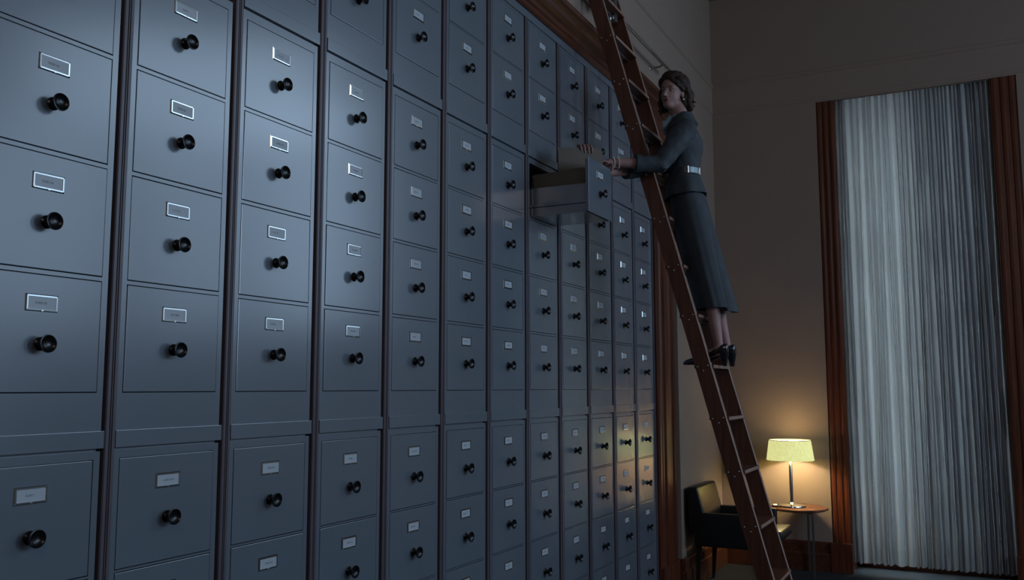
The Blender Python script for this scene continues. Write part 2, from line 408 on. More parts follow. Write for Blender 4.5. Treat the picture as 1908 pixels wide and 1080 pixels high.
# shared meshes from one prototype drawer
LZ, KZ = DH-0.070, DH-0.170     # label / knob heights above drawer's bottom
def new_mesh(name, bm, mats, smooth=False):
    o = obj(name, bm, mats, None, smooth); me = o.data; bpy.data.objects.remove(o, do_unlink=True); return me
ME_DR = new_mesh('drawer', drawer_face_bm(), M['cab'])
ME_OPEN = new_mesh('drawer_pulled', drawer_open_bm(0.335), M['cab'])
ME_HO = new_mesh('label_holder', holder_bm(), M['chrome'])
ME_CA = [new_mesh('label_card', card_bm(s), [M['card'], M['ink']]) for s in range(7)]
ME_KN = new_mesh('knob', knob_bm(), M['knob'], 50)
def link(name, me, parent, loc, label=None):
    o = bpy.data.objects.new(name, me); COL.objects.link(o); o.parent = parent; o.location = loc
    if label: o['label'] = label
    return o
rj = random.Random(3)
def add_drawer(root, zb, out=0.0):
    d = link('drawer', ME_OPEN if out else ME_DR, root, (out+rj.uniform(-0.0006, 0.0006), 0, zb))
    # every drawer hangs a hair differently, so its sheen differs
    d.rotation_euler = (0, 0, 0) if out else (rj.uniform(-0.0012, 0.0012), rj.uniform(-0.0025, 0.0025), rj.uniform(-0.0035, 0.0035))
    link('label_holder', ME_HO, d, (0.0, -0.003, LZ)).rotation_euler = (0, rj.uniform(-0.012, 0.012), rj.uniform(-0.012, 0.012))
    link('label_card', rj.choice(ME_CA), d, (0.0004, -0.003, LZ))
    link('knob', ME_KN, d, (0.0, -0.001, KZ))
    if out: 
        b = NB(); box(b, -0.329, -0.3265, -DW/2+0.020, DW/2-0.020, 0.003, 0.226); f = obj('follower_plate', b, M['nickel'], None); f.parent = d
    return d
# unit heights (world): lower 0..1.345, middle 1.345..2.73, upper 2.73..3.515
PIT = 0.3013
LOW = [1.315-DH-PIT*0.99*k for k in (3, 2, 1, 0)]
MIDB = 1.345; MID = [1.491-MIDB+PIT*1.004*k for k in range(4)]
UPB = 2.725; UPP = [2.868-UPB+0.2985*k for k in range(2)]
ME_LB = new_mesh('cabinet_body', cab_body(1.345, LOW, LOW[0], 0), [M['cab'], M['cab_dark']])
ME_MB = new_mesh('cabinet_body', cab_body(UPB-MIDB, MID, MID[0], 0), [M['cab'], M['cab_dark']])
ME_UB = new_mesh('cabinet_body', cab_body(CT-UPB, UPP, UPP[0], 0), [M['cab'], M['cab_dark']])
ME_LG = new_mesh('base_ledge', add_ledge(None, 0.0, 0.045), M['cab'])
ORD = ['first', 'second', 'third', 'fourth', 'fifth', 'sixth', 'seventh', 'eighth', 'ninth', 'tenth', 'eleventh', 'twelfth']
for c, y in enumerate(COLY):
    place = '%s column from the left' % ORD[c] if c < 6 else '%s column from the right' % ORD[11-c]
    for kind, z, me, drs, word in (('low', 0.0, ME_LB, LOW, 'standing on the floor'), ('mid', MIDB, ME_MB, MID, 'stacked in the middle'), ('up', UPB, ME_UB, UPP, 'topmost under the cornice')):
        if kind == 'up' and c < 2: continue
        num = {'low': 'four-drawer', 'mid': 'four-drawer', 'up': 'two-drawer'}[kind]
        lab = 'grey steel %s filing cabinet %s, %s' % (num, word, place)
        if kind == 'mid' and c == 7: lab = 'grey steel four-drawer filing cabinet with its top drawer pulled wide open'
        root = thing('filing_cabinet', lab, 'filing cabinet', (0, y, z), 'grey filing cabinets stacked along the wall')
        link('cabinet_body', me, root, (0, 0, 0))
        if kind != 'low': link('base_ledge', ME_LG, root, (0, 0, 0))
        for i, zb in enumerate(drs):
            add_drawer(root, zb, 0.335 if (kind == 'mid' and c == 7 and i == 3) else 0.0)
# ribbed filler strips between the columns
def filler_bm(w2):
    b = NB(); pr = [(-0.05, -w2), (0.003, -w2), (0.006, -w2+0.0025), (0.006, -0.0050), (-0.002, -0.0035), (0.006, -0.0012), (0.006, 0.0012), (-0.002, 0.0035), (0.006, 0.0050), (0.006, w2-0.0025), (0.003, w2), (-0.05, w2)]
    loft(b, [[Vector((x, y, z)) for x, y in pr] for z in (0.0, CT-0.002)])
    return b
ME_FI = new_mesh('filler_strip', filler_bm(0.0165), M['filler'])
edges = [COLY[0]-0.209]+[(a+c)/2 for a, c in zip(COLY[:-1], COLY[1:])]+[COLY[-1]+HW+0.013]
for i, y in enumerate(edges):
    o = bpy.data.objects.new('filler_strip', ME_FI); COL.objects.link(o)
    o.location = (0, y+0.003 if i < 12 else y, 0)
    if i == 0: o.scale = (1, 0.7, 1); lab = 'dark ribbed filler strip left of the first cabinet column'
    elif i == 12: o.scale = (0.9, 0.6, 1); lab = 'narrow filler strip between last cabinets and mahogany casing'
    else: lab = 'dark ribbed metal filler strip between the %s and %s cabinet columns from the left' % (ORD[i-1], ORD[i])
    tag(o, lab, 'filler strip', 'vertical filler strips between the cabinet columns')

b = NB(); box(b, -0.02, 0.0085, COLY[0]-0.215, YC+0.008, CT-0.042, CT, bev=0.0015); struct('trim_7', b, M['cab'])

# files in the open drawer
DY = COLY[7]; DZ = MIDB+MID[3]
def folder_bm(wid, hgt, tabpos, lean=0.0, sag=0.0):
    """two leaves with a fold at the foot; spans y, thin in x"""
    b = NB()
    for s, h in ((-1, hgt), (1, hgt-0.010)):
        x0 = s*0.0012; n = 12; P = []
        for k in range(5):
            z = h*k/4; row = []
            for i in range(n+1):
                y = -wid/2+wid*i/n
                zz = z+(0.008 if (k == 4 and s == -1 and tabpos <= i/n <= tabpos+0.34) else 0)
                row.append(Vector((x0+s*0.0015*(k/4)**2+sag*math.sin(PI*i/n)*k/4, y, zz)))
            P.append(row)
        a = [[b.verts.new(p) for p in r] for r in P]; c = [[b.verts.new(p+Vector((s*0.0006, 0, 0))) for p in r] for r in P]
        for A, sgn in ((a, 1), (c, -1)):
            for r0, r1 in zip(A[:-1], A[1:]):
                for i in range(n): b.faces.new((r0[i], r0[i+1], r1[i+1], r1[i]))
        for i in range(n): b.faces.new((a[-1][i], a[-1][i+1], c[-1][i+1], c[-1][i])); b.faces.new((a[0][i], a[0][i+1], c[0][i+1], c[0][i]))
        for r in range(4):
            b.faces.new((a[r][0], a[r+1][0], c[r+1][0], c[r][0])); b.faces.new((a[r][n], a[r+1][n], c[r+1][n], c[r][n]))
    return b
ME_FO = [new_mesh('folder', folder_bm(0.268, 0.222, t), M['manila']) for t in (0.02, 0.33, 0.64)]
for i in range(26):
    x = 0.010+i*0.0112
    o = bpy.data.objects.new('manila_folder', ME_FO[i % 3]); COL.objects.link(o)
    o.location = (x, DY+0.012, DZ+0.0022+rj.uniform(0, 0.004)); o.rotation_euler = (0, -0.03+rj.uniform(-0.004, 0.004), 0)
    tag(o, 'brown manila folder standing packed in the open drawer', 'folder', 'manila folders packed in the open drawer')
b = folder_bm(0.292, 0.226, 0.7, sag=0.003)
bmesh.ops.rotate(b, verts=b.verts, cent=(0, 0, 0), matrix=Matrix.Rotation(math.radians(-90), 3, 'Z'))
bmesh.ops.translate(b, verts=b.verts, vec=(0.158, DY-0.1415, DZ+0.0025))
o = obj('manila_folder', b, M['manila'], at=(0.158, DY-0.1415, DZ+0.0025))
tag(o, 'brown manila folder slipped lengthwise along the near side of the open drawer', 'folder')
b = folder_bm(0.275, 0.205, 0.6, sag=0.010)
bmesh.ops.rotate(b, verts=b.verts, cent=(0, 0, 0), matrix=Matrix.Rotation(math.radians(3), 3, 'X'))
bmesh.ops.rotate(b, verts=b.verts, cent=(0, 0, 0), matrix=Matrix.Rotation(math.radians(-38), 3, 'Z'))
bmesh.ops.translate(b, verts=b.verts, vec=(0.222, 4.384, DZ+0.178))
o = obj('manila_folder', b, M['manila'], at=(0.222, 4.384, DZ+0.178))
tag(o, "brown manila folder lifted above the open drawer by the woman's fingers", 'folder')

# ------------------------------------------------------------------ rolling ladder
LYN, LYF = 4.80, 5.19
def lx(z): return 0.20+(3.79-z)*0.272      # x of the front edge of the ladder's side rails at height z
RW = 0.088
lad = thing('library_ladder', 'tall mahogany rolling library ladder leaning on rail in front of cabinets', 'ladder', (lx(0)-RW/2, (LYN+LYF)/2, 0))
SZ = [1.622-0.2775*k for k in range(6, -6, -1)]
SZ = sorted(z for z in [1.622+0.2775*k for k in range(-6, 10)] if 0.1 < z < 4.4)
bolt_b = NB(); lathe(bolt_b, [(0.0048, 0.0), (0.0046, 0.0018), (0.0030, 0.0032), (0.0002, 0.0036)], 12, 'Z'); bmesh.ops.rotate(bolt_b, verts=bolt_b.verts, cent=(0, 0, 0), matrix=Matrix.Rotation(PI/2, 3, 'X'))
ME_BO = new_mesh('bolt', bolt_b, M['nickel'], 60)
for sgn, y in ((-1, LYN), (1, LYF)):
    b = NB(); t = 0.011
    rings = []
    for z in (0.0, 4.55):
        x1 = lx(z); x0 = x1-RW
        rings.append([Vector((x0, y-t, z)), Vector((x1-0.003, y-t, z)), Vector((x1, y-t+0.003, z)), Vector((x1, y+t-0.003, z)), Vector((x1-0.003, y+t, z)), Vector((x0, y+t, z))])
    loft(b, rings)
    b.faces.ensure_lookup_table(); b.normal_update(); bmesh.ops.recalc_face_normals(b, faces=b.faces)
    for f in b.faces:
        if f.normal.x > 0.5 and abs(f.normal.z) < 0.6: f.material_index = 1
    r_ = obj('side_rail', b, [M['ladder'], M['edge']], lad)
    base = worldpos(r_)
    for z in SZ:
        for dx, dz in ((-0.072, -0.010), (-0.016, -0.004), (-0.040, -0.032)):
            o = link('bolt', ME_BO, r_, Vector((lx(z)+dx, y-t if sgn < 0 else y+t, z+dz))-base)
            if sgn > 0: o.rotation_euler = (0, 0, PI)
for z in SZ:
    b = NB(); x1 = lx(z)
    box(b, x1-RW-0.008, x1+0.012, LYN+0.0112, LYF-0.0112, z-0.020, z+0.001, bev=0.004)
    bmesh.ops.recalc_face_normals(b, faces=b.faces)
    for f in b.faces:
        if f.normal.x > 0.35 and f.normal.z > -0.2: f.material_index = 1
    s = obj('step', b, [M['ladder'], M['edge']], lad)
    b = NB(); tube(b, [(x1-0.040, LYN+0.0112, z-0.030), (x1-0.040, LYF-0.0112, z-0.030)], 0.0035, 10); obj('tie_rod', b, M['nickel'], s, True)
# rail carriage: plates, hooks and wheels riding on the rail
RX, RZ = 0.150, 3.845
for y, sg, ys in ((LYN+0.095, -1, LYN), (LYF-0.090, 1, LYF)):
    b = NB(); a, c = sorted((y-0.018*sg, ys-sg*0.0115))
    box(b, RX+0.017, RX+0.022, y-0.018, y+0.018, RZ-0.072, RZ+0.076, bev=0.002)
    box(b, RX+0.0222, RX+0.030, a, c, RZ-0.008, RZ+0.012, bev=0.002)
    k = obj('roller_bracket', b, M['nickel'], lad)
    for wz in (RZ+0.044, RZ-0.044):
        b = NB(); lathe(b, [(0.004, -0.014), (0.028, -0.014), (0.031, -0.010), (0.025, -0.003), (0.025, 0.003), (0.031, 0.010), (0.028, 0.014), (0.010, 0.016), (0.004, 0.020)], 28, 'X', (RX, y, wz))
        obj('wheel', b, M['nickel'], k, 40)
for ys in (LYN, LYF):     # collars where the rail passes the side rails
    for q in (-0.0135, 0.0135):
        b = NB(); lathe(b, [(0.0135, -0.0022), (0.020, -0.0022), (0.020, 0.0022), (0.0135, 0.0022)], 24, 'Z')
        bmesh.ops.rotate(b, verts=b.verts, cent=(0, 0, 0), matrix=Matrix.Rotation(PI/2, 3, 'X')); bmesh.ops.translate(b, verts=b.verts, vec=(RX, ys+q, RZ))
        obj('collar', b, M['nickel'], lad, 40)
# the rail itself
rail = thing('ladder_rail', 'steel pipe rail running along wall above the wooden cornice', 'rail', (XJ, 6.30, RZ))
b = NB(); tube(b, [(RX, 1.3, RZ), (RX, 6.30, RZ)], 0.0125, 16); lathe(b, [(0.017, -0.01), (0.017, 0.012), (0.010, 0.016)], 16, 'Z', (0, 0, 0)) if 0 else None
obj('pipe', b, M['chrome'], rail, True)
for y in (1.8, 3.2, 4.55, 6.12):
    b = NB(); tube(b, [(XJ+0.002, y, RZ-0.02), (RX-0.02, y, RZ-0.02), (RX, y, RZ-0.006)], 0.008, 12)
    bb = obj('wall_bracket', b, M['nickel'], rail, True)
    b = NB(); lathe(b, [(0.018, 0.0), (0.018, 0.003), (0.013, 0.006), (0.008, 0.007)], 20, 'X', (XJ, y, RZ-0.02)); obj('flange', b, M['nickel'], bb, True)

# ------------------------------------------------------------------ curtains
def curtain(x0, x1, y, z0, z1, seed, label, amp=0.052):
    rnd = random.Random(seed); b = NB()
    # irregular fold positions
    xs = [x0]; 
    while xs[-1] < x1: xs.append(xs[-1]+rnd.choice([rnd.uniform(0.022, 0.034), rnd.uniform(0.030, 0.058)]))
    amps = [rnd.uniform(0.45, 1.25) for _ in xs]; drift = [rnd.uniform(-0.02, 0.02) for _ in xs]
    NX = int((x1-x0)/0.0032); NZ = 34; P = []
    for k in range(NZ+1):
        t = k/NZ; z = z0+(z1-z0)*t; row = []
        zz = 1-t
        pos = [x+drift[i]*zz*1.1+0.006*math.sin(i*1.7+zz*5) for i, x in enumerate(xs)]
        for i in range(NX+1):
            x = x0+(x1-x0)*i/NX
            j = 0
            while j+1 < len(pos)-1 and pos[j+1] <= x: j += 1
            u = (x-pos[j])/max(0.01, pos[j+1]-pos[j]); u = max(-0.2, min(1.2, u))
            a = amps[j]*amp*(0.55+0.45*zz)
            s = math.sin(PI*max(0, min(1, u)))
            s = s**0.75
            fine = 0.0022*math.sin(x*250+seed+zz*1.5)*(1-zz*0.75)+0.003*math.sin(x*113+math.sin(zz*3)*1.2)
            edge = min(1, (x-x0)/0.02, (x1-x)/0.02)
            row.append(Vector((x, y-(s-0.5)*a*2*max(0.15, edge)-fine+0.010*noise.noise(Vector((x*3, z*0.8, seed))), z+0.004*math.sin(x*60+seed)*(1 if k == 0 else 0))))
        P.append(row)
    grid_surface(b, P)
    o = obj('curtain', b, M['curtain'], at=(0.5*(x0+x1), y, z0), recalc=False, smooth=180)
    # stitched hem near the foot
    hb = NB(); H = [[Vector((p.x, p.y-0.0022, p.z)) for p in P[k]] for k in (0, 1)]
    zc = z0+0.115
    H = [[Vector((p.x, p.y+0.0025, z)) for p in P[1]] for z in (zc-0.004, zc)]
    grid_surface(hb, H); obj('hem', hb, M['curtain'], o, smooth=180, recalc=False)
    tag(o, label, 'curtain', 'pleated curtains at the tall window')
curtain(1.102, 1.745, YB+0.085, 0.075, 4.15, 4, 'pale pleated full-length curtain, left half, beside fluted casing and lamp')
curtain(1.738, 2.298, YB+0.100, 0.070, 4.15, 9, 'pale pleated full-length curtain, right half, dimmer towards right casing')
b = NB(); tube(b, [(0.96, YB+0.10, 4.165), (2.47, YB+0.10, 4.165)], 0.012, 12); 
tag(obj('curtain_rod', b, M['nickel'], at=(0.96, YB+0.10, 4.165), smooth=True), 'thin rod tucked behind window head, both curtains hang on it', 'curtain rod')

# ------------------------------------------------------------------ side table and lamp
TX, TY, TZ = 0.738, 7.675, 0.537
tab = thing('side_table', 'small round wooden side table with thin square metal legs', 'table', (TX, TY, 0))
b = NB(); lathe(b, [(0.205, TZ-0.024), (0.226, TZ-0.016), (0.230, TZ-0.010), (0.226, TZ-0.002), (0.220, TZ)], 56, 'Z', (TX, TY, 0)); obj('tabletop', b, M['table'], tab, 35)
b = NB()
for a in (-0.80, 1.33, 3.35):
    tube(b, [(TX, TY, TZ-0.034), (TX+math.cos(a)*0.180, TY+math.sin(a)*0.180, TZ-0.034)], 0.0085, 4)
obj('frame', b, M['nickel'], tab)
for a in (-0.80, 1.33, 3.35):
    x, y = TX+math.cos(a)*0.180, TY+math.sin(a)*0.180
    b = NB(); box(b, x-0.008, x+0.008, y-0.008, y+0.008, 0.0, TZ-0.0255); obj('leg', b, M['nickel'], tab)
LX_, LY_ = 0.684, 7.675
lamp = thing('table_lamp', 'lit table lamp with yellow drum shade on round side table', 'lamp', (LX_, LY_, TZ))
b = NB(); lathe(b, [(0.110, TZ+0.0003), (0.114, TZ+0.004), (0.112, TZ+0.012), (0.100, TZ+0.016), (0.030, TZ+0.022), (0.022, TZ+0.032), (0.015, TZ+0.036)], 48, 'Z', (LX_, LY_, 0)); obj('base', b, M['chrome'], lamp, 30)
b = NB(); lathe(b, [(0.0145, TZ+0.036), (0.0145, TZ+0.345), (0.010, TZ+0.360), (0.008, TZ+0.370)], 24, 'Z', (LX_, LY_, 0)); obj('pole', b, M['chrome'], lamp, 40)
b = NB(); S0, S1 = TZ+0.373, TZ+0.533
pr = [(0.189, S0), (0.166, S1), (0.1635, S1), (0.1865, S0)]
rings = [[Vector((LX_+r*math.cos(2*PI*t/56), LY_+r*math.sin(2*PI*t/56), z)) for t in range(56)] for r, z in pr+[pr[0]]]
loft(b, rings, cap=False); bmesh.ops.remove_doubles(b, verts=b.verts, dist=1e-5)
sh = obj('lamp_shade', b, M['shade'], lamp, 40)
b = NB(); lathe(b, [(0.1662, S1-0.002), (0.1672, S1), (0.1662, S1+0.003), (0.1640, S1+0.003), (0.1630, S1)], 56, 'Z', (LX_, LY_, 0), closed_ends=False)
obj('shade_rim', b, M['shade_top'], sh, 60)
b = NB(); tube(b, [(LX_-0.162, LY_, S1-0.012), (LX_+0.162, LY_, S1-0.012)], 0.0025, 8); tube(b, [(LX_, LY_-0.162, S1-0.012), (LX_, LY_+0.162, S1-0.012)], 0.0025, 8); obj('spider', b, M['nickel'], sh)
b = NB(); grid_surface(b, [[Vector((LX_+r*math.cos(2*PI*t/48), LY_+r*math.sin(2*PI*t/48), S1-0.003)) for t in range(49)] for r in (0.0005, 0.08, 0.163)]); obj('top_diffuser', b, M['frosted'], sh)
b = NB(); ellipsoid(b, (LX_, LY_, TZ+0.425), (0.028, 0.028, 0.036))
bm_ = bpy.data.materials.new('bulb_glass'); nt, pb = nodes(bm_); pb.inputs['Base Color'].default_value = (1, .8, .5, 1); pb.inputs['Emission Color'].default_value = (1.0, 0.66, 0.30, 1); pb.inputs['Emission Strength'].default_value = 3.0
bulb = obj('bulb', b, bm_, lamp, True)
pl = bpy.data.lights.new('bulb_light', 'POINT'); pl.energy = 13; pl.color = (1.0, 0.80, 0.58); pl.shadow_soft_size = 0.035
plo = bpy.data.objects.new('bulb_light', pl); COL.objects.link(plo); plo.location = (LX_, LY_, TZ+0.425); bulb.visible_shadow = True
plo.location = (LX_, LY_, TZ+0.470)

# small pale dish at the left edge of the table
b = NB(); lathe(b, [(0.020, TZ+0.0004), (0.034, TZ+0.004), (0.040, TZ+0.016), (0.038, TZ+0.016), (0.030, TZ+0.006), (0.001, TZ+0.004)], 28, 'Z', (0.575, 7.60, 0))
tag(obj('ashtray', b, M['chrome'], at=(0.575, 7.60, TZ), smooth=50), 'small shiny ashtray on round table left of the lamp', 'ashtray')

# ------------------------------------------------------------------ armchair
ac = thing('armchair', 'low black leather armchair with box arms beside side table', 'armchair', (0.42, 6.98, 0))
def slab(bm, pts, y0, y1, bev=0.012):
    """xz outline extruded along y"""
    a = [bm.verts.new((x, y0, z)) for x, z in pts]; c = [bm.verts.new((x, y1, z)) for x, z in pts]
    n = len(pts); fs = [bm.faces.new(a), bm.faces.new(list(reversed(c)))]
    for i in range(n): fs.append(bm.faces.new((a[i], c[i], c[(i+1) % n], a[(i+1) % n])))
    if bev: bmesh.ops.bevel(bm, geom=list({e for f in fs for e in f.edges}), offset=bev, segments=3, affect='EDGES', profile=0.6)
AY0, AY1 = 6.725, 7.285
b = NB(); slab(b, [(0.100, 0.43), (0.180, 0.43), (0.216, 0.545), (0.160, 0.758), (0.080, 0.752), (0.106, 0.545)], AY0+0.004, AY1-0.004, 0.016); obj('backrest', b, M['leather'], ac, 40)
for y0, y1 in ((AY0, AY0+0.065), (AY1-0.065, AY1)):
    b = NB(); slab(b, [(0.132, 0.325), (0.610, 0.325), (0.640, 0.570), (0.132, 0.570)], y0, y1, 0.012); obj('armrest', b, M['leather'], ac, 40)
b = NB(); slab(b, [(0.15, 0.332), (0.69, 0.332), (0.69, 0.365), (0.15, 0.365)], AY0+0.067, AY1-0.067, 0.008); obj('seat_frame', b, M['leather'], ac, 40)
b = NB(); slab(b, [(0.19, 0.367), (0.725, 0.367), (0.765, 0.400), (0.760, 0.460), (0.19, 0.445)], AY0+0.068, AY1-0.068, 0.022); obj('seat_cushion', b, M['leather'], ac, 40)
for x, y in ((0.160, AY0+0.045), (0.160, AY1-0.045), (0.590, AY0+0.045), (0.590, AY1-0.045)):
    b = NB(); sx = -0.02 if x < 0.3 else 0.02
    loft(b, [[Vector((x+sx+a*0.011, y+c*0.011, 0.0)) for a, c in ((-1, -1), (1, -1), (1, 1), (-1, 1))], [Vector((x+a*0.018, y+c*0.018, 0.329)) for a, c in ((-1, -1), (1, -1), (1, 1), (-1, 1))]])
    obj('leg', b, M['legwood'], ac)

# ------------------------------------------------------------------ the woman on the ladder
PX = Vector((0.74, 4.99, 1.624))
wom = thing('person', 'woman in dark belted dress suit standing on ladder, holding open drawer', 'person', PX)
def V3(*a): return Vector(a)
fdir = V3(-0.93, -0.36, 0).normalized(); sdir = V3(-0.36, 0.93, 0).normalized()   # chest facing; towards her right shoulder (far side)
def ering(c, a, bw, n=40, power=2.0, extra=None):
    """elliptic ring around c: a = half depth (facing), bw = half width (shoulders)"""
    out = []
    for i in range(n):
        t = 2*PI*i/n; ct, st = math.cos(t), math.sin(t)
        k = 1.0 if extra is None else extra(t)
        out.append(Vector(c)+fdir*(a*ct*k)+sdir*(bw*st*k))
    return out
# joints (world)
hipc = V3(0.628, 5.0, 2.52); waist = V3(0.612, 5.0, 2.725); chest = V3(0.612, 5.0, 2.87); neck = V3(0.600, 5.0, 3.045)
shN = V3(0.668, 4.845, 2.950); shF = V3(0.560, 5.150, 2.955)
elN = V3(0.545, 4.742, 2.738); wrN = V3(0.322, 4.585, 2.742)
elF = V3(0.472, 4.955, 2.775); wrF = V3(0.288, 4.610, 2.692)
HEAD = V3(0.558, 4.975, 3.214)
hf = V3(-0.22, -0.965, -0.06).normalized(); hu = V3(0.10, -0.03, 1).normalized(); hr = hf.cross(hu).normalized(); hu = hr.cross(hf)
HSC = 0.94; hr, hf, hu = hr*HSC, hf*HSC, hu*HSC
def H(x, y, z): return HEAD+hr*x+hf*y+hu*z          # head frame: right, forward, up
HR = Matrix((hr, hf, hu)).transposed()
def head_bm():
    b = NB()
    ellipsoid(b, H(0, -0.012, 0.030), (0.072, 0.092, 0.088), HR, 32)
    ellipsoid(b, H(0, 0.022, -0.018), (0.0575, 0.065, 0.080), HR, 32)
    ellipsoid(b, H(0, 0.044, -0.078), (0.036, 0.036, 0.026), HR, 24)         # chin and jaw
    for s in (-1, 1):
        ellipsoid(b, H(s*0.032, 0.034, -0.018), (0.026, 0.030, 0.022), HR, 20)  # cheekbones
        ellipsoid(b, H(s*0.028, 0.010, -0.056), (0.024, 0.046, 0.030), HR, 20)  # jaw line
        ellipsoid(b, H(s*0.026, 0.068, 0.022), (0.022, 0.015, 0.0075), HR, 16)  # brows
        ellipsoid(b, H(s*0.071, -0.004, -0.012), (0.007, 0.015, 0.028), HR, 16) # ears
        ellipsoid(b, H(s*0.009, 0.086, -0.030), (0.007, 0.010, 0.006), HR, 12)
    limb(b, [H(0, 0.076, 0.018), H(0, 0.090, -0.008), H(0, 0.102, -0.026)], [0.0085, 0.0095, 0.0100], 12)
    ellipsoid(b, H(0, 0.075, -0.052), (0.024, 0.014, 0.016), HR, 16)          # mouth mound
    limb(b, [H(0, -0.020, -0.060), (neck+HEAD)*0.5+V3(0.01, 0.005, -0.03), neck+V3(0.0, 0, -0.03)], [0.050, 0.047, 0.058], 20)
    return b
def finger(b, pts, r=0.0078):
    n = len(pts); limb(b, pts, [r*(1-0.12*i) for i in range(n)], 10)
body = head_bm()
loft(body, [ering(neck+V3(0, 0, 0.0), 0.045, 0.05), ering(V3(0.605, 5, 2.99), 0.075, 0.125), ering(chest, 0.095, 0.125), ering(waist, 0.078, 0.105), ering(hipc+V3(0.005, 0, 0.06), 0.088, 0.120), ering(hipc+V3(0.015, 0, -0.05), 0.085, 0.11)])
for sh, el, wr in ((shN, elN, wrN), (shF, elF, wrF)):
    limb(body, [sh, sh.lerp(el, 0.5), el, el.lerp(wr, 0.35), wr], [0.038, 0.036, 0.033, 0.034, 0.0225], 16)
# near hand: palm on the corner of the drawer front, fingers hooked over, thumb in front
palm = V3(0.298, 4.560, 2.728)
limb(body, [wrN, wrN.lerp(palm, 0.5)+V3(0, 0, 0.003), palm], [0.021, 0.024, 0.022], 14)
ellipsoid(body, palm+V3(0.006, 0.010, 0.0), (0.030, 0.040, 0.022), Matrix.Rotation(math.radians(-32), 3, 'Z'), 18)
for i in range(4):
    q = palm+V3(-0.024+0.006*i, -0.022+0.000*i, 0.004)+V3(0.016, -0.006, 0)*(i-1.5)*0.9
    L = [0.95, 1.05, 1.0, 0.8][i]
    finger(body, [q, q+V3(-0.020, -0.022, 0.004)*L, q+V3(-0.034, -0.034, -0.012)*L, q+V3(-0.038, -0.040, -0.032)*L])
finger(body, [palm+V3(0.014, -0.004, -0.002), palm+V3(0.040, -0.018, -0.012), palm+V3(0.047, -0.030, -0.030), palm+V3(0.045, -0.038, -0.050)], 0.0100)
# far hand: behind the lifted folder, fingertips curled over its top edge
palmF = V3(0.240, 4.510, 2.765)
limb(body, [wrF, wrF.lerp(palmF, 0.5), palmF], [0.021, 0.024, 0.022], 14)
fn = V3(0.788, -0.616, 0)           # folder's normal towards the camera
fa = V3(0.616, 0.788, 0)            # along the folder's top edge
topz = 2.788
for i in range(4):
    edge = V3(0.205, 4.362, topz)+fa*(0.018+0.0225*i)
    k = palmF+V3(-0.018+0.006*i, -0.030, 0.012)
    L = [0.8, 1.0, 1.05, 0.95][i]
    mid = edge-fn*0.030+V3(0, 0, 0.024*L)
    finger(body, [k, mid, edge+V3(0, 0, 0.016)+fn*0.002, edge+fn*0.0135+V3(0, 0, -0.002), edge+fn*0.0155+V3(0, 0, -0.028*L)], 0.0100)
finger(body, [palmF+V3(0.010, -0.010, -0.010), palmF+V3(-0.006, -0.045, -0.022), V3(0.230, 4.394, topz)-fn*0.014+V3(0, 0, -0.035)], 0.009)
# legs
ankN = V3(0.800, 4.935, 1.735); ankF = V3(0.812, 5.065, 1.735)
for hip, kn, an in ((hipc+V3(0.030, -0.050, -0.02), V3(0.735, 4.945, 2.140), ankN), (hipc+V3(0.010, 0.055, -0.02), V3(0.725, 5.060, 2.140), ankF)):
    limb(body, [hip, hip.lerp(kn, 0.5), kn, kn.lerp(an, 0.30)+V3(0.012, 0, 0), kn.lerp(an, 0.7), an, an+V3(-0.008, 0, -0.03)], [0.062, 0.056, 0.045, 0.045, 0.034, 0.0250, 0.028], 20)
    # foot inside the shoe
    limb(body, [an+V3(0.014, 0, -0.038), an+V3(-0.045, 0, -0.045), an+V3(-0.115, 0, -0.080), an+V3(-0.160, 0, -0.094)], [0.026, 0.026, 0.022, 0.013], 14)
body = remesh(body, 0.0040, 8)
# carve eye sockets, mouth line and nostrils into the head by moving vertices
Hinv = HR.inverted()
def _sm(v):
    if not 3.07 < v.co.z < 3.34: return False
    l = Hinv @ (v.co-HEAD); return l.y > -0.03 and not (abs(l.x) < 0.020 and l.y > 0.068)
sel = [v for v in body.verts if _sm(v)]
for _ in range(14): bmesh.ops.smooth_vert(body, verts=sel, factor=0.5, use_axis_x=True, use_axis_y=True, use_axis_z=True)
for v in body.verts:
    if v.co.z < 3.08 or v.co.z > 3.34: continue
    l = Hinv @ (v.co-HEAD)
    if l.y > 0.02:
        for s in (-1, 1):
            d = ((l.x-s*0.027)/0.0165)**2+((l.z-0.004)/0.0115)**2
            v.co -= hf*0.0115*math.exp(-d)
            d = ((l.x-s*0.036)/0.010)**2+((l.z+0.045)/0.020)**2
            v.co -= hf*0.003*math.exp(-d)
            d = ((abs(l.x)-0.022)/0.004)**2+((l.z+0.045)/0.014)**2
            v.co -= hf*0.0012*math.exp(-d)
        d = (l.x/0.022)**2+((l.z+0.0545)/0.0026)**2
        v.co -= hf*0.0035*math.exp(-d)
bod = obj('body', body, M['skin'], wom, 180)
bod['label'] = 'bare face, forearms and hands, stockinged calves'
